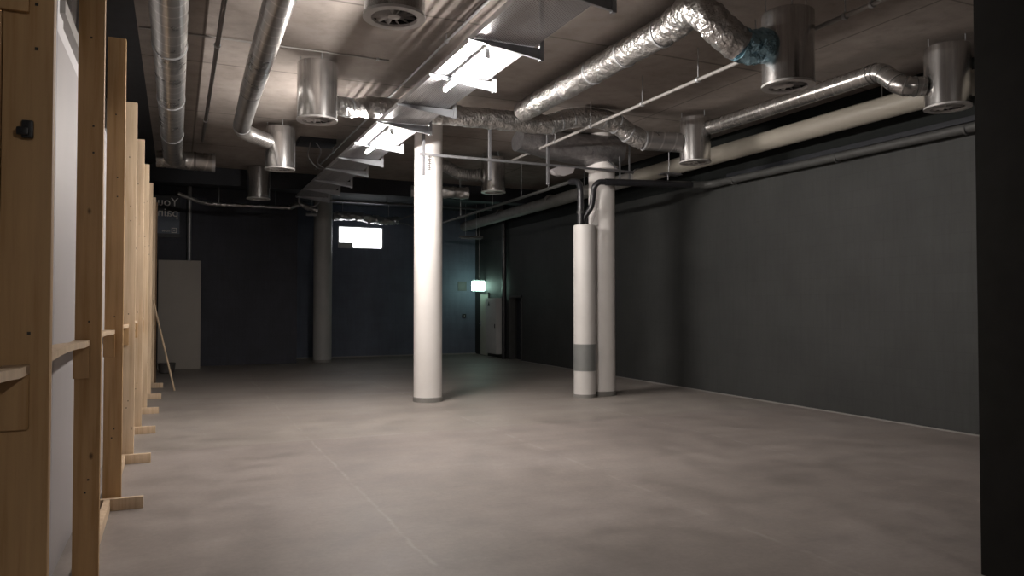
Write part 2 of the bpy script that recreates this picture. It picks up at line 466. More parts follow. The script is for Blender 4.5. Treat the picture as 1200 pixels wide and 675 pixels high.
# back window
wn = struct(thing('window_1', 'bright white daylit window high in the back wall', 'window', (5.15, YB, 3.3)))
del wn['label']; del wn['category']
MB().box(4.45, 5.85, YB + .10, YB + .12, 3.32, 4.0).build('pane', 'daylight', wn)
f = MB()
for (a, b_, c, d) in ((4.45, 4.49, 3.32, 4.0), (5.81, 5.85, 3.32, 4.0), (4.45, 5.85, 3.32, 3.35), (4.45, 5.85, 3.97, 4.0)):
    f.box(a, b_, YB + .02, YB + .14, c, d)
f.build('window_frame', 'white', wn)
tag(MB().box(4.47, 4.91, YB + .01, YB + .085, 3.35, 3.50, .004).build('window_box', 'cabinet'),
    'small grey box standing in the lower left corner of the bright window', 'box')

# doors in the right wall
d1 = struct(thing('door_1', '', '', (XR, 21.9, 0))); del d1['label']; del d1['category']
MB().box(XR - .02, XR + .03, 21.55, 22.2, 0.01, 1.93, .004).build('door_leaf', 'door', d1)
f = MB(); f.box(XR - .03, XR + .12, 21.5, 21.55, 0, 1.98); f.box(XR - .03, XR + .12, 22.2, 22.25, 0, 1.98); f.box(XR - .03, XR + .12, 21.5, 22.25, 1.93, 1.98)
f.build('door_frame', 'wall_pipe', d1)
h = MB().tube([(XR - .02, 22.13, 1.0), (XR - .08, 22.13, 1.0), (XR - .08, 22.0, 1.0)], .011, 8)
h.box(XR - .035, XR - .02, 22.1, 22.16, .92, 1.08); h.build('door_handle', 'galv', d1)
d2 = struct(thing('door_2', '', '', (XR, 19.5, 0))); del d2['label']; del d2['category']
MB().box(XR + .22, XR + .28, 19.1, 19.92, 0.0, 1.84).build('door_leaf', 'black', d2)
f = MB(); f.box(XR - .02, XR + .16, 19.07, 19.13, 0, 1.86, .003); f.box(XR - .02, XR + .16, 19.89, 19.95, 0, 1.86, .003); f.box(XR - .02, XR + .16, 19.07, 19.95, 1.80, 1.86, .003)
for k in range(7): f.box(XR - .035, XR - .02, 19.08, 19.12, .2 + .24 * k, .26 + .24 * k)
f.build('door_frame', 'wall_pipe', d2)

# ------------------------------------------------------------------ columns
def column(x, y, r, mat, label, top=ROOM_H - .01):
    t = thing('round_column', label, 'column', (x, y, 0), 'round columns')
    MB().lathe([(0, .0), (r, .0), (r, top), (0, top)], (x, y, 0)).build('shaft', mat, t)
    MB().lathe([(r + .001, .0), (r + .012, .0), (r + .012, .07), (r + .004, .078), (r + .001, .078)], (x, y, 0)).build('base_collar', 'base_grey', t)
    return t
column(3.82, 11.86, .235, 'column', 'white round column standing alone in the middle of the room')
c2 = column(6.92, 11.42, .235, 'column', 'white round column with a half-height pipe casing against its left side')
column(3.70, 21.0, .25, 'column_grey', 'grey round column far back beside the bright window')
# tapered foil duct over the second column, grouped as its part
prof = [((5.30, 11.5, 4.42), .19), ((5.6, 11.5, 4.40), .205), ((5.85, 11.5, 4.38), .23), ((6.2, 11.48, 4.36), .26), ((6.6, 11.45, 4.35), .285), ((6.95, 11.42, 4.35), .295), ((7.2, 11.42, 4.37), .28), ((7.25, 11.42, 4.37), .22)]
MB().tube([p for p, r in prof], [r for p, r in prof], 32, True, .016, 3.0, (1, 1.35, .95)).build('foil_duct_taper', 'foil_dull', c2)
MB().lathe([(.24, 3.98), (.30, 4.0), (.30, 4.05), (.24, 4.06)], (6.92, 11.42, 0)).build('collar', 'column', c2)

pc = thing('pipe_casing', 'white rounded pipe casing with a grey band, against the right-hand white column', 'pipe casing', (6.45, 11.24, 0))
MB().lathe([(0, .03), (.19, .03), (.19, .45), (.19, .90), (.19, 2.97), (.17, 2.985), (0, 2.985)], (6.46, 11.24, 0)).build('cover', 'casing', pc)
MB().prism([(6.60, 2.99), (6.72, 2.99), (6.72, 3.28)], 1, 11.22, 11.36).build('shoulder', 'column', c2)
MB().lathe([(.191, .46), (.195, .46), (.195, .92), (.191, .92)], (6.46, 11.24, 0)).build('grey_band', 'band', pc)
MB().lathe([(.0, .0), (.197, .0), (.197, .06), (.0, .06)], (6.46, 11.24, 0)).build('base_collar', 'base_grey', pc)

# ------------------------------------------------------------------ air diffusers
def make_diffuser():
    t = thing('air_diffuser', 'x', 'air diffuser', (0, 0, 0), 'cylindrical ceiling air diffusers', True)
    R = .24; Hh = .70
    MB().lathe([(R - .012, .012), (R, .012), (R, Hh), (R - .01, Hh + .008), (0, Hh + .008)]).build('casing', 'can', t)
    s = MB().bar((R + .001, 0, .02), (R + .001, 0, Hh), .012, .004); s.build('seam', 'galv', t)
    MB().lathe([(R - .065, .02), (R - .06, .0), (R + .006, .0), (R + .006, .02), (R + .001, .024)]).build('rim', 'rim', t)
    MB().lathe([(0, .075), (R - .02, .075), (R - .02, .085), (0, .085)]).build('back_plate', 'louvre', t)
    for k in range(12):
        a = 2 * PI * k / 12
        b = MB()
        c, s_ = math.cos(a), math.sin(a); c2_, s2 = math.cos(a + .22), math.sin(a + .22)
        v = [(.045 * c, .045 * s_, .012), (.045 * c2_, .045 * s2, .04), ((R - .06) * c2_, (R - .06) * s2, .045), ((R - .06) * c, (R - .06) * s_, .012)]
        lo = [b.bm.verts.new(p) for p in v]; hi = [b.bm.verts.new((p[0], p[1], p[2] + .004)) for p in v]
        b.bm.faces.new(lo); b.bm.faces.new(hi[::-1])
        for i in range(4): b.bm.faces.new((lo[i], hi[i], hi[(i + 1) % 4], lo[(i + 1) % 4]))
        b.build('blade', 'rim', t)
    MB().lathe([(0, .004), (.04, .004), (.05, .012), (.05, .05), (0, .05)], seg=24).build('hub', 'rim', t)
    for a in (0.6, 0.6 + 2 * PI / 3, 0.6 + 4 * PI / 3):
        x, y = (R - .03) * math.cos(a), (R - .03) * math.sin(a)
        MB().tube([(x, y, Hh), (x, y, ROOM_H - 3.85)], .005, 8).build('hanger_rod', 'galv', t)
    return t
ZD = 3.85
spots = [(1.54, 5.66, ZD, 'silver round diffuser at the top edge of the photo, left of the nearer lamp'),
         (1.55, 9.24, ZD, 'silver round diffuser at the left, fed by a foil spur from its right side'),
         (1.55, 12.85, ZD, 'silver round diffuser joined to the ribbed bend of the grey spiral duct'),
         (1.62, 17.2, 3.925, 'dim far diffuser hanging in the dark below the black ceiling beam'),
         (5.79, 13.73, ZD, 'silver round diffuser between the two white columns'),
         (7.49, 9.51, ZD, 'silver round diffuser right of the second column, where the arched foil duct ends'),
         (5.31, 5.34, 3.68, 'large silver diffuser fed by the blue-tinted crinkled foil bend'),
         (8.04, 5.66, ZD, 'silver round diffuser nearest the right wall')]
d0 = make_diffuser(); d0.location = spots[0][:3]; d0['label'] = spots[0][3]
for x, y, z, lb in spots[1:]:
    r_ = copy_tree(d0, (x, y, z), lb)
    if z != ZD:
        for ch in list(r_.children):
            if ch.name.startswith('hanger_rod'):
                if z > ZD: bpy.data.objects.remove(ch)
                else: ch.data = ch.data.copy(); ch.data.transform(Matrix.Translation((0, 0, -.70)) ); ch.data.transform(Matrix.Diagonal((1, 1, (ROOM_H - z - .70) / (ROOM_H - 3.85 - .70), 1))); ch.data.transform(Matrix.Translation((0, 0, .70)))
for o in bpy.data.objects:
    if 'local' in o: del o['local']

# ------------------------------------------------------------------ ducts
def band_at(p, d, r, mat, parent, wd=.03, name='band'):
    p, d = Vector(p), Vector(d).normalized()
    MB().tube([p - d * wd / 2, p + d * wd / 2], r, 24, True).build(name, mat, parent)

# far-left big duct running away over the timber wall
t = thing('round_duct', 'widest spiral duct, along the far left of the ceiling above the timber wall', 'duct', (-.09, 9, 4.3))
MB().tube(seg_line((-.09, -2.5, 4.3), (-.09, 14.45, 4.3), .15), .165, 32, True).build('duct_body', 'spiral', t)
MB().tube(spline([(-.09, 14.45, 4.3), (-.07, 14.7, 4.27), (.05, 14.85, 4.25), (.25, 14.88, 4.25), (.62, 14.88, 4.25)]), .165, 32, True).build('elbow', 'spiral', t)
for y in (4, 6.2, 8.4, 10.6, 12.8): band_at((-.09, y, 4.3), (0, 1, 0), .174, 'galv', t)
MB().tube([(-.36, 14.9, 4.25), (.2, 14.89, 4.25)], .15, 28, True).build('end_stub', 'spiral', t)
band_at((.28, 14.88, 4.25), (1, 0, 0), .176, 'conduit_dark', t, .03)
band_at((.60, 14.88, 4.25), (1, 0, 0), .178, 'galv', t, .06)
for y in (7.3, 11.7):
    MB().tube([(-.09, y, 4.46), (-.09, y, ROOM_H)], .006, 8).build('hanger_rod', 'galv', t)

# second spiral duct with the ribbed bend to the third diffuser
t = thing('round_duct', 'grey spiral duct second from the left, ending in a ribbed bend', 'duct', (.78, 9, 4.3))
MB().tube(seg_line((.72, -2.5, 4.32), (.84, 9.9, 4.32), .15), .135, 32, True).build('duct_body', 'spiral', t)
MB().tube(seg_line((.84, 9.9, 4.32), (.88, 11.95, 4.32), .022), .125, 28, True, ridge=.003).build('flexible_section', 'flex', t)
MB().tube(spline([(.88, 11.95, 4.32), (.92, 12.2, 4.32), (1.05, 12.45, 4.31), (1.345, 12.735, 4.29)], .022), .12, 24, True, ridge=.006).build('bend', 'flex', t)
band_at((.84, 9.9, 4.32), (0, 1, 0), .138, 'galv_dark', t, .02)
band_at((.88, 11.95, 4.32), (0, 1, 0), .131, 'galv', t, .025)

# foil duct running from the cross duct to the near right diffuser
t = thing('foil_duct', 'long foil duct running away from the blue-tinted bend at the top of the photo', 'duct', (4.55, 8, 4.4))
MB().tube(seg_line((4.55, 9.68, 4.4), (4.55, 6.1, 4.42), .05), .15, 28, True, .012, 1).build('duct_body', 'foil', t)
MB().tube(spline([(4.55, 6.1, 4.42), (4.49, 5.82, 4.43), (4.44, 5.60, 4.38), (4.50, 5.46, 4.24), (4.63, 5.42, 4.11), (4.78, 5.41, 4.04)], .02), .155, 32, True, .024, 2).build('bend', 'foil', t)
MB().tube(spline([(4.78, 5.41, 4.04), (4.90, 5.40, 4.025), (5.07, 5.37, 4.05)], .015), .155, 32, True, .03, 4).build('end_sleeve', 'foil_blue', t)
for y in (6.3, 7.0, 7.7, 8.4, 9.1): band_at((4.55, y, 4.41), (0, 1, 0), .159, 'galv', t, .025)

# cross duct above the columns, arching down to the diffuser
t = thing('foil_duct', 'foil cross duct passing over the columns and arching down to the right', 'duct', (4.5, 9.9, 4.3))
MB().tube(seg_line((2.30, 9.97, 4.29), (5.1, 9.92, 4.31), .05), .145, 28, True, .016, 7).build('duct_body', 'foil', t)
MB().tube(spline([(5.1, 9.92, 4.31), (5.38, 9.89, 4.42), (5.65, 9.87, 4.472), (5.98, 9.85, 4.472), (6.24, 9.84, 4.41), (6.45, 9.82, 4.29), (6.68, 9.78, 4.19)], .04), .15, 28, True, .008, 8).build('arch', 'foil', t)
MB().tube(seg_line((6.68, 9.78, 4.19), (7.27, 9.6, 4.17), .05), .15, 28, True, .005, 9).build('outlet', 'spiral_far', t)
for p, d in (((5.25, 9.9, 4.37), (1, 0, .35)), ((5.45, 9.885, 4.44), (1, 0, .2)), ((5.98, 9.85, 4.47), (1, 0, -.05)), ((6.24, 9.84, 4.41), (1, 0, -.45)), ((6.44, 9.82, 4.29), (1, 0, -.5)), ((6.7, 9.77, 4.185), (1, -.2, -.1))):
    band_at(p, d, .157, 'galv', t, .02)
MB().tube(spline([(1.775, 9.37, 4.12), (1.95, 9.5, 4.13), (2.12, 9.75, 4.2), (2.30, 9.97, 4.29)], .03), .12, 24, True, .014, 11).build('spur', 'foil', t)
band_at((1.98, 9.54, 4.14), (.8, .7, .2), .13, 'galv', t, .03)
# spiral duct to the diffuser by the right wall
t = thing('round_duct', 'thin shiny spiral duct leading to the diffuser nearest the right wall', 'duct', (7.62, 8, 4.38))
MB().tube(seg_line((7.60, 9.27, 4.38), (7.62, 6.30, 4.38), .08), .112, 28, True).build('duct_body', 'spiral_smooth', t)
MB().tube(spline([(7.62, 6.30, 4.38), (7.62, 6.21, 4.365), (7.625, 6.12, 4.30), (7.63, 6.00, 4.19), (7.65, 5.92, 4.135), (7.70, 5.86, 4.115), (7.82, 5.79, 4.115)], .015), .112, 28, True).build('elbow', 'spiral_smooth', t)
for p, d in (((7.62, 6.33, 4.38), (0, 1, 0)), ((7.62, 6.26, 4.375), (0, 1, .1)), ((7.625, 6.16, 4.33), (0, .7, .6)), ((7.632, 5.99, 4.18), (0, .7, .7)), ((7.66, 5.90, 4.125), (.5, -.8, -.3)), ((7.73, 5.84, 4.113), (.8, -.5, 0))):
    band_at(p, d, .118, 'galv_dark', t, .014)

# flexible duct behind the first column
t = thing('flexible_duct', 'ribbed flexible duct curving out from behind the middle column to a diffuser', 'duct', (5.2, 14, 4.3))
MB().tube(spline([(4.55, 14.3, 4.5), (4.9, 14.1, 4.38), (5.15, 14.0, 4.24), (5.4, 13.9, 4.2), (5.56, 13.82, 4.22)], .022), .12, 24, True, ridge=.006).build('duct_body', 'flex', t)
# far foil ducts in the dark
t = thing('foil_duct', 'crumpled foil duct end glinting behind the middle column, below the ribbed flexible duct', 'duct', (5.6, 16, 4.1))
MB().tube(seg_line((4.9, 16.5, 4.22), (6.2, 16.2, 4.2), .05), .13, 24, True, .03, 20).build('duct_body', 'foil', t)
for x in (5.1, 6.0): MB().tube([(x, 16.5 - (x - 4.9) * .23, 4.3), (x, 16.5 - (x - 4.9) * .23, ROOM_H)], .006, 8).build('hanger_rod', 'galv', t)
t = thing('thin_duct', 'thin silver pipe across the dark back wall, left of the grey column', 'pipe', (1.5, 19, 4.0))
MB().tube(spline([(.0, 18.6, 4.15), (.35, 18.8, 4.05), (.7, 19.0, 4.0), (1.6, 19.0, 4.0), (2.55, 19.0, 4.0)], .06), .045, 16, True, .012, 30).build('duct_body', 'foil', t)
for x in (.9, 2.2): MB().tube([(x, 19, 4.04), (x, 19, ROOM_H)], .006, 8).build('hanger_rod', 'galv', t)
t = thing('foil_duct', 'crumpled foil duct just above the bright back window', 'duct', (5.2, 22, 4.2))
MB().tube(spline([(4.2, 22.2, 4.22), (4.8, 22.2, 4.26), (5.3, 22.25, 4.2), (5.75, 22.3, 4.16), (6.2, 22.3, 4.2)], .05), .12, 20, True, .05, 40).build('duct_body', 'foil', t)
for x in (4.5, 5.9): MB().tube([(x, 22.25, 4.3), (x, 22.25, ROOM_H)], .006, 8).build('hanger_rod', 'galv', t)

# ------------------------------------------------------------------ pipes
t = thing('drain_pipe', 'thick cream pipe running the length of the room near the right wall', 'pipe', (8.5, 12, 4.2))
MB().tube(seg_line((8.5, -6.9, 4.24), (8.5, 12.6, 4.185), .6), .15, 28, True).build('pipe_body', 'white_pipe', t)
MB().tube(seg_line((8.5, 12.6, 4.185), (8.5, 22.6, 4.13), .6), .147, 28, True).build('far_section', 'base_grey', t)
for y, mt in ((4.0, 'white_pipe'), (12.6, 'base_grey'), (16.5, 'base_grey'), (19.6, 'base_grey')): band_at((8.5, y, 4.2), (0, 1, 0), .156, mt, t, .06, 'coupling')
for y in (6.9, 10.9, 14.8, 18.6): MB().tube([(8.5, y, 4.33), (8.5, y, ROOM_H)], .006, 8).build('hanger_rod', 'galv', t)

t = thing('wall_pipe', 'dark painted pipe along the top of the right wall, turning across to the column casing', 'pipe', (8.8, 8, 3.75))
MB().tube(seg_line((8.79, -3.0, 3.73), (8.79, 10.4, 3.77), .6), .062, 20, True).build('wall_run', 'wall_pipe', t)
MB().tube(spline([(8.79, 10.4, 3.77), (8.78, 10.62, 3.77), (8.68, 10.76, 3.765), (8.45, 10.82, 3.76)], .04), .066, 20, True).build('elbow', 'wall_pipe', t)
MB().tube(seg_line((8.45, 10.82, 3.76), (6.74, 11.0, 3.72), .3), .06, 20, True).build('cross_run', 'black_pipe', t)
MB().tube(spline([(6.74, 11.0, 3.72), (6.62, 11.01, 3.71), (6.55, 11.04, 3.64), (6.545, 11.08, 3.52), (6.53, 11.12, 3.3), (6.44, 11.2, 3.12), (6.42, 11.22, 2.985)], .04), .05, 20, True).build('drop', 'black_pipe', t)
for y in (4.2, 5.95, 7.9, 10.1):
    band_at((8.79, y, 3.745), (0, 1, 0), .07, 'wall_pipe', t, .03, 'clamp')
    MB().bar((8.85, y, 3.745), (8.93, y, 3.745), .03, .03).build('bracket', 'wall_pipe', t)
t = thing('riser_pipe', 'thin pipe running to the back from a black riser out of the column casing', 'pipe', (6.3, 14, 3.7))
MB().tube(spline([(6.36, 11.2, 2.985), (6.36, 11.2, 3.3), (6.355, 11.2, 3.62), (6.34, 11.26, 3.73), (6.3, 11.45, 3.76)], .05), .055, 20, True).build('riser', 'black_pipe', t)
MB().tube(seg_line((6.3, 11.45, 3.76), (6.3, 18.9, 3.73), .5), .03, 14, True).build('horizontal_run', 'wall_pipe', t)
band_at((6.36, 11.2, 3.2), (0, 0, 1), .066, 'wall_pipe', t, .04)
for y in (12.3, 13.5, 15, 17, 18.6): MB().tube([(6.3, y, 3.77), (6.3, y, ROOM_H if not 17.6 < y < 18.2 else 4.27)], .005, 8).build('hanger_rod', 'galv', t)
tag(MB().tube(seg_line((XR - .1, 20.12, 0.0), (XR - .1, 20.12, ROOM_H), .5), .07, 16, True).build('soil_pipe', 'black_pipe'),
    'black vertical pipe between the grey cabinet and the dark doorway', 'pipe')
tag(MB().tube([(.28, 20.85, 2.4), (.28, 20.85, ROOM_H)], .05, 14, True).build('vertical_pipe', 'galv'),
    'silver vertical pipe rising behind the leaning pale board', 'pipe')

# conduits
def conduit(name, label, a, b, r, mat, clips, axis):
    t = thing(name, label, 'conduit', tuple((Vector(a) + Vector(b)) / 2))
    MB().tube(seg_line(a, b, .5), r, 12, True).build('tube', mat, t)
    for c in clips:
        p = Vector(a).lerp(Vector(b), c)
        band_at(p, Vector(b) - Vector(a), r + .012, 'galv', t, .03, 'clip')
        MB().tube([(p.x, p.y, p.z), (p.x, p.y, ROOM_H)], .006, 8).build('hanger_rod', 'galv', t)
    return t
conduit('conduit', 'pale conduit running diagonally across the photo under the right part of the ceiling', (5.605, 3.0, 4.27), (5.64, 12.7, 4.27), .022, 'conduit', [.13, .17, .20, .32, .42, .54, .68, .80, .9], 1)
conduit('conduit', 'thin shiny conduit along the ceiling just left of the cable tray', (2.74, 3.0, 4.56), (2.74, 16.5, 4.56), .014, 'galv', [.15, .36, .6, .85], 1)
conduit('conduit', 'stained brown conduit between the two left ducts', (.40, -2.0, 4.585), (.40, 14.6, 4.585), .026, 'conduit_dark', [.35, .67, .9], 1)
conduit('conduit', 'thin pale conduit crossing the left of the ceiling behind the ducts', (-.4, 9.03, 4.636), (2.38, 9.0, 4.636), .01, 'conduit', [.1, .5, .95], 0)

# strut rail before the columns
t = thing('strut_rail', 'steel strut rail hanging in front of both white columns', 'rail', (5.4, 11.1, 3.95))
MB().box(3.42, 7.36, 11.05, 11.09, 3.925, 3.965, .004).build('rail', 'strut', t)
for x in (3.5, 4.62, 5.68): MB().box(x - .02, x + .02, 11.09, 11.13, 3.62 if x < 6 else 3.8, ROOM_H).build('hanger', 'strut', t)
for x in (7.1, 7.3): MB().box(x - .012, x + .012, 11.09, 11.115, 3.76, ROOM_H).build('hanger', 'strut', t)
MB().bar((6.85, 11.1, 4.12), (7.1, 11.1, 3.95), .03, .02).build('brace', 'strut', t)
ch = MB()
for k in range(7): ch.box(3.54, 3.61, 11.05, 11.062, 3.70 + k * .033, 3.715 + k * .033)
ch.box(3.57, 3.585, 11.052, 11.06, 3.70, 3.93); ch.build('perforated_strap', 'conduit_dark', t)
t = thing('light_fitting', 'small pale faceted fitting hanging under the strut rail beside the black riser', 'light fitting', (5.93, 11.07, 3.86))
MB().prism([(5.70, 3.86), (5.76, 3.80), (5.92, 3.765), (6.10, 3.83), (6.14, 3.92), (5.82, 3.92)], 1, 11.0, 11.14).build('housing', 'panel', t)
# pipe hanger plate near the right diffuser
t = thing('ceiling_plate', 'small grey plate on a stem below the cream pipe, beside the hanging diffuser', 'bracket', (7.9, 10.75, 3.9))
MB().prism([(7.72, 3.89), (8.12, 3.89), (8.08, 3.915), (7.76, 3.915)], 1, 10.66, 10.86).build('plate', 'strut', t)
MB().tube([(7.88, 10.76, 3.89), (7.88, 10.76, 3.80)], .012, 8).build('stem', 'strut', t)
MB().tube([(7.9, 10.76, 3.915), (7.9, 10.76, ROOM_H)], .006, 8).build('hanger_rod', 'galv', t)

# ------------------------------------------------------------------ cable tray with cantilever arms
t = thing('cable_tray', 'perforated steel cable tray on cantilever arms down the middle of the ceiling', 'cable tray', (2.8, 11, 4.05))
m = MB().box(2.47, 3.08, -5.2, 17.5, 4.055, 4.058); m.build('tray_bed', 'tray', t)
m = MB().box(2.468, 2.472, -5.2, 17.5, 4.055, 4.11); m.build('side_rail', 'galv', t)
m = MB().box(3.078, 3.082, -5.2, 17.5, 4.055, 4.11); m.build('side_rail', 'galv', t)
for y in (-4.6, -3.4, -2.2, -1.0, .2, 1.4, 2.6, 3.82, 5.03, 6.32, 7.48, 8.75, 9.73, 11.12, 12.36, 13.45, 14.8, 16.0, 17.2):
    a = MB()
    a.prism([(2.42, 4.05), (2.42, 4.03), (3.14, 3.94), (3.14, 4.05)], 1, y - .002, y + .002)
    a.prism([(2.42, 4.03), (3.14, 3.94), (3.14, 3.936), (2.42, 4.026)], 1, y - .03, y + .002)
    a.prism([(2.42, 4.05), (3.14, 4.05), (3.14, 4.046), (2.42, 4.046)], 1, y - .002, y + .03)
    a.build('arm', 'arm', t)
    MB().box(3.14, 3.18, y - .02, y + .02, 3.93, ROOM_H).build('post', 'arm', t)
for k, r in ((2.62, .018), (2.70, .012), (2.83, .02), (2.93, .014)):
    MB().tube(seg_line((k, 8.2, 4.06 + r), (k + .02, 17.4, 4.06 + r), .6), r, 8, True).build('cable', 'cable', t)

def lamp(y0, y1, label):
    t = thing('fluorescent_lamp', label, 'lamp', (2.62, (y0 + y1) / 2, 3.95), 'fluorescent lamps under the cable tray')
    MB().box(2.622, 2.658, y0 - .03, y1 + .03, 3.958, 3.976, .008).build('housing', 'housing', t)
    MB().tube(seg_line((2.64, y0, 3.935), (2.64, y1, 3.935), .3), .019, 16, True).build('tube', 'tube', t)
    for y in (y0 - .015, y1 + .015):
        MB().box(2.62, 2.66, y - .012, y + .012, 3.912, 4.0, .003).build('socket', 'housing', t)
lamp(-4.75, -3.55, 'added fluorescent lamp out of view behind the viewpoint, lighting the near studs')  # unseen lamp added to brighten the near timber and floor
lamp(6.42, 7.60, 'lit fluorescent lamp, the nearer of the two under the cable tray')
lamp(9.85, 11.25, 'lit fluorescent lamp, the farther of the two under the cable tray')

# loose clutter at the back
t = thing('batten_light', 'unlit pale batten light hanging near the exit sign', 'lamp', (8.15, 21, 3.65))
MB().box(7.75, 8.5, 20.96, 21.06, 3.62, 3.68, .006).build('housing', 'panel', t)
MB().tube([(7.8, 21.01, 3.60), (8.45, 21.01, 3.60)], .014, 10).build('tube', 'panel', t)
for x in (7.95, 8.3): MB().tube([(x, 21.01, 3.68), (x, 21.01, ROOM_H)], .005, 8).build('hanger_rod', 'galv', t)
for pts, lb in (([(5.7, 22.1, 4.25), (6.1, 22.1, 4.12), (6.5, 22.1, 4.05), (6.9, 22.1, 3.8), (7.1, 22.1, 3.62)], 'pale cable sagging to the right of the bright window'),
                ([(2.5, 17.3, 4.053), (2.52, 17.32, 3.9), (2.65, 17.35, 3.80), (2.9, 17.35, 3.88), (3.0, 17.33, 4.053)], 'cable loop hanging under the far end of the cable tray')):
    tag(MB().tube(spline(pts, .05), .014, 10, True).build('cable', 'cable'), lb, 'cable')
tag(MB().bar((5.9, 21.5, 4.08), (7.3, 21.5, 4.65), .05, .04).build('diagonal_strut', 'strut'), 'grey diagonal strut above the bright window', 'strut')
t = thing('ceiling_rail', 'long grey rail crossing the dark ceiling behind the beam', 'rail', (6, 20, 4.3))
MB().box(3.2, 8.3, 19.8, 19.86, 4.33, 4.38).build('rail', 'strut', t)
for x in (3.6, 5.2, 6.8, 8.1): MB().box(x - .012, x + .012, 19.82, 19.845, 4.38, ROOM_H).build('hanger', 'strut', t)

t = thing('pipe_stub', 'short pale pipe end at the left of the far grey column', 'pipe', (3.3, 20.4, 4.03))
MB().tube([(3.15, 20.4, 4.03), (3.44, 20.4, 4.03)], .045, 14, True).build('pipe_body', 'galv', t)
MB().tube([(3.3, 20.4, 4.07), (3.3, 20.4, ROOM_H)], .006, 8).build('hanger_rod', 'galv', t)
t = thing('ceiling_shadow_slab', 'flat black slab painting a shadow on the ceiling left of the cable tray, beyond the farther lamp', 'box', (2.35, 14.0, 4.6))
MB().box(2.0, 2.66, 13.75, 14.25, 4.56, ROOM_H, .006).build('body', 'black', t)  # added slab whose black stands in for shadow on the ceiling
MB().tube(spline([(2.2, 13.8, 4.56), (2.15, 13.75, 4.3), (2.3, 13.8, 4.12), (2.44, 13.9, 4.1)], .04), .012, 8, True).build('cable', 'cable', t)
MB().tube(spline([(2.3, 13.8, 4.56), (2.38, 13.75, 4.4), (2.32, 13.8, 4.2), (2.44, 13.85, 4.12)], .04), .012, 8, True).build('cable', 'cable', t)
t = thing('foil_duct', 'pale crumpled duct piece hanging beyond the tray end, left of the far grey column', 'duct', (2.9, 19.3, 4.1))
MB().tube(spline([(2.62, 19.6, 4.08), (2.85, 19.6, 4.2), (3.05, 19.55, 4.12), (3.3, 19.5, 4.05)], .03), .07, 16, True, .03, 50).build('duct_body', 'foil', t)
MB().tube([(2.85, 19.6, 4.25), (2.85, 19.6, ROOM_H)], .006, 8).build('hanger_rod', 'galv', t)
# exit sign, cabinet, switch
t = thing('exit_sign', 'glowing greenish emergency exit sign over the far door', 'sign', (XR - .2, 21.85, 2.1))
MB().box(XR - .42, XR - .02, 21.83, 21.90, 2.02, 2.38, .006).build('housing', 'housing', t)
MB().box(XR - .43, XR - .03, 21.80, 21.93, 2.04, 2.34, .01).build('lit_box', 'exit', t)
MB().tube([(XR - .2, 21.865, 2.38), (XR - .2, 21.865, ROOM_H)], .008, 8).build('hanger_rod', 'conduit', t)
t = thing('electrical_cabinet', 'tall pale electrical cabinet on the right wall beside the far door', 'cabinet', (XR - .15, 21, 0.15))
MB().box(XR - .22, XR - .001, 20.40, 21.25, .12, 1.80, .005).build('body', 'cabinet', t)
MB().box(XR - .235, XR - .22, 20.42, 21.23, .14, 1.78, .004).build('door', 'cabinet', t)
MB().prism([(20.9, 1.56), (21.06, 1.56), (20.98, 1.70)], 0, XR - .238, XR - .235).build('warning_mark', 'plastic', t)
MB().box(XR - .25, XR - .235, 20.48, 20.52, .9, 1.02, .003).build('handle', 'plastic', t)
t = thing('wall_switch', 'small dark switch on the back wall left of the exit sign', 'switch', (8.5, YB, 1.24))
MB().box(8.47, 8.60, YB - .035, YB, 1.17, 1.30, .006).build('box', 'plastic', t)
MB().box(8.52, 8.55, YB - .045, YB - .035, 1.21, 1.26, .002).build('rocker', 'conduit', t)
tag(MB().box(8.32, 8.62, YB - .012, YB, 2.05, 2.35, .003).build('wall_notice', 'wall_pipe'), 'faint square notice on the back wall beside the exit sign', 'notice')

# ------------------------------------------------------------------ pale board, poster, stick at the far left
t = thing('board', 'pale board standing upright against the dark partition at the far left', 'board', (.1, 20.2, 0))
MB().box(-.42, .55, 20.18, 20.22, 0.0, 2.70, .003).build('sheet', 'leaning', t)
MB().box(-.38, .5, 20.22, 20.50, 0.0, .05, .003).build('foot', 'wood', t)
MB().bar((.1, 20.24, 1.6), (.1, 20.48, .05), .05, .03).build('brace', 'wood', t)
def letters(body, size, loc, mat, parent, name):
    cu = bpy.data.curves.new('letters', 'FONT'); cu.body = body; cu.size = size; cu.extrude = .004; cu.align_x = 'LEFT'
    o = bpy.data.objects.new('letters', cu); COL.objects.link(o)
    dg = bpy.context.evaluated_depsgraph_get()
    me = bpy.data.meshes.new_from_object(o.evaluated_get(dg))
    bpy.data.objects.remove(o); bpy.data.curves.remove(cu)
    # mirrored: the writing is read from its other side
    me.transform(Matrix(((-1, 0, 0, 0), (0, 0, -1, 0), (0, 1, 0, 0), (0, 0, 0, 1))))
    me.flip_normals(); me.materials.append(M[mat])
    q = bpy.data.objects.new(name, me); COL.objects.link(q); q.parent = parent
    q.location = Vector(loc) - parent.location
    return q
PY = 20.90
t = thing('window_poster', 'dark poster with mirrored lettering high above the leaning pale board', 'poster', (-.3, PY, 3.6))
MB().box(-.95, .06, PY, PY + .03, 3.32, 4.42).build('sheet', 'poster_dark', t)
MB().box(-.95, .05, PY - .006, PY - .001, 3.42, 3.98).build('blue_panel', 'poster_blue', t)
letters('Your', .30, (.02, PY - .012, 4.13), 'lettering', t, 'lettering')
letters('pain', .30, (.02, PY - .012, 3.86), 'lettering', t, 'lettering')
letters('now', .11, (-.17, PY - .012, 3.46), 'lettering', t, 'lettering')
f = MB(); f.box(-.14, -.01, PY - .012, PY - .007, 3.44, 3.46); f.box(-.14, -.01, PY - .012, PY - .007, 3.55, 3.57)
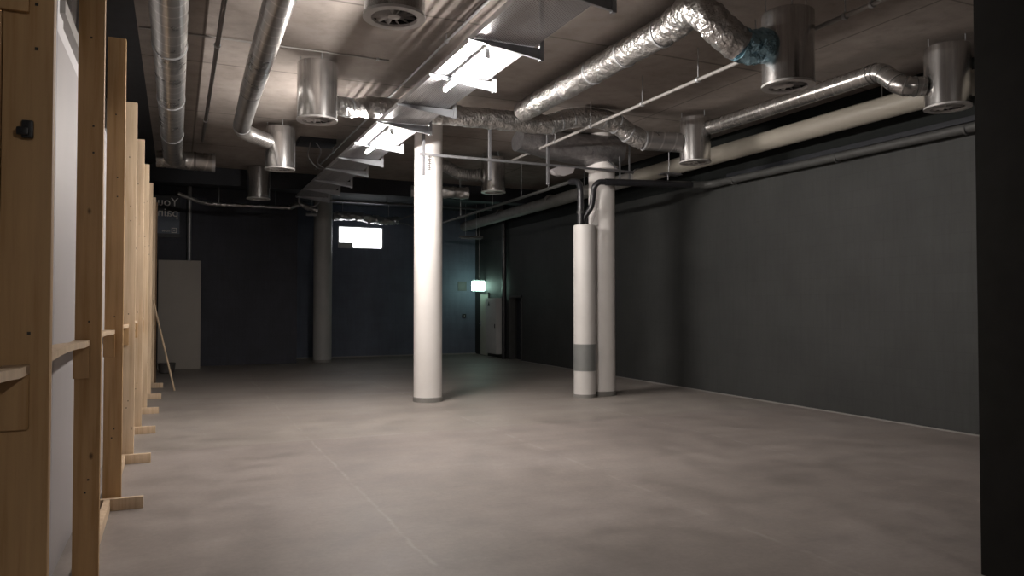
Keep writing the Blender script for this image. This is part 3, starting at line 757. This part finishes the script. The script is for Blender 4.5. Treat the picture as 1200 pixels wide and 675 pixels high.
f.box(-.14, -.12, PY - .012, PY - .007, 3.46, 3.55); f.box(-.03, -.01, PY - .012, PY - .007, 3.46, 3.55); f.box(-.1, -.05, PY - .012, PY - .007, 3.49, 3.52)
f.build('emblem', 'lettering', t)
t = thing('wooden_lath', 'thin wooden lath leaning against the far end of the timber wall', 'lath', (-.2, 15.2, 0))
MB().bar((-.02, 15.18, .004), (-.405, 15.48, 1.70), .035, .018, .002).build('stick', 'wood_pale', t)
tag(MB().lathe([(0, 0), (.14, 0), (.17, .02), (.19, .22), (.2, .235), (.185, .235), (.16, .03), (0, .025)], (-.2, 19.2, 0), 28).build('bucket', 'conduit_dark'),
    'dark bucket on the floor before the leaning pale board', 'bucket')

# ------------------------------------------------------------------ timber partition on the left
tp = thing('timber_partition', 'raw pine stud frame with white boards behind it, along the left side', 'partition', (-.45, 9, 0))
ys = [2.90 + 1.86 * k for k in range(8)]
XS0, XS1 = -.515, -.385
heights = [4.2, 4.1, 3.72, 3.67, 3.67, 3.68, 3.68, 3.68]
for k, y in enumerate(ys):
    x0 = -.53 if k == 0 else XS0
    if k == 0: MB().box(-.70, -.533, y - .006, y + .05, 0, 4.2, .004).build('stud', 'wood', tp)
    s = MB().box(x0, XS1, y, y + .055, 0, heights[k], .004).build('stud', 'wood' if k < 3 else 'wood_lit', tp)  # near studs browner, far ones paler, as the light falls
    sc = MB()
    for z in (.55, .62, 1.5, 2.45, 2.6, 3.1):
        sc.lathe([(0, 0), (.008, 0), (.008, .003), (0, .003)], (XS1 + .0, 0, 0), 10) if False else sc.box(XS1 - .05 - .03 * ((z * 7) % 1), XS1 - .04 - .03 * ((z * 7) % 1), y - .002, y + .001, z, z + .01)
    sc.build('screw', 'screw', s)
    if k >= 2:
        MB().box(-.60, -.225, y - .07, y - .022, 0.0, .092, .003).build('foot', 'wood_pale', tp)
    if k >= 1 and k + 1 < len(ys):
        MB().bar((-.47, y + .30, .047), (-.478, ys[k + 1] - .075, .047), .045, .09, .003).build('floor_rail', 'wood_pale', tp)
    elif k == 0:
        MB().bar((-.55, y + .30, .047), (-.55, ys[k + 1] - .005, .047), .045, .09, .003).build('floor_rail', 'wood_pale', tp)
    # noggin that reaches this stud from the bay in front, with its cleat
    L = 1.80 if k else 1.2
    n = MB(); pts = []
    for i in range(15):
        u = i / 14; pts.append((y - .002 - L * (1 - u), 1.372 + .022 * math.sin(PI * min(1, u * 1.15)) - .012 * (1 - u)))
    up = [(p[0], p[1] + .030) for p in pts]
    n.prism(pts + up[::-1], 0, -.515, -.44)
    n.build('noggin', 'wood_pale', tp)
    MB().box(-.52, -.44, y - .022, y - .001, 1.19, 1.368, .003).build('cleat', 'wood', tp)
    if k == 0:
        MB().box(-.56, -.455, y - .022, y - .001, 2.57, 2.75, .003).build('cleat', 'wood', tp)
        c = MB().box(-.472, -.438, y - .022, y - .001, 2.15, 2.21, .006); c.box(-.485, -.45, y - .03, y - .016, 2.158, 2.185, .005)
        c.build('black_clip', 'plastic', tp)
    # board of the bay behind this stud
    if k + 1 < len(ys):
        MB().box(-.64, -.62, y - .55 if k == 0 else y + .03, ys[k + 1] + .02, .09, 3.13, .002).build('board', 'panel', tp)
MB().box(-.50, -.36, ys[-1] + .25, ys[-1] + .30, 0, 3.62, .004).build('end_post', 'wood_shaded', tp)
MB().box(x0 - .15, x0, ys[0] - .012, ys[0] + .05, 0, 4.2, .004) if False else None

# shopfront behind the partition: white posts and transom
wl = struct(thing('window_2', '', '', (-1.0, 8, 0))); del wl['label']; del wl['category']
f = MB()
f.box(-1.0, -.88, 6.80, 7.12, 0, ROOM_H, .004); f.box(-1.0, -.88, 7.62, 7.95, 4.22, ROOM_H, .004)
f.box(-1.0, -.9, 8.45, 8.75, 0, ROOM_H, .004)
for y in (3.0, 5.0, 10.6, 12.4, 14.2, 16.0): f.box(-1.0, -.92, y, y + .12, 0, ROOM_H, .004)
f.box(-1.0, -.9, -2, 17.7, 3.72, 3.95, .004)
f.build('window_frame', 'white', wl)
f = MB().box(-.98, -.84, 6.9, 8.6, 3.95, 4.07, .004); f.build('blind_box', 'conduit', wl)
MB().box(-1.02, -1.0, -2, 17.7, 0, 3.72).build('pane', 'glass_dark', wl)
MB().box(-1.05, -1.0, 6.2, 17.7, 3.95, ROOM_H).build('transom_panel', 'base_grey', wl)
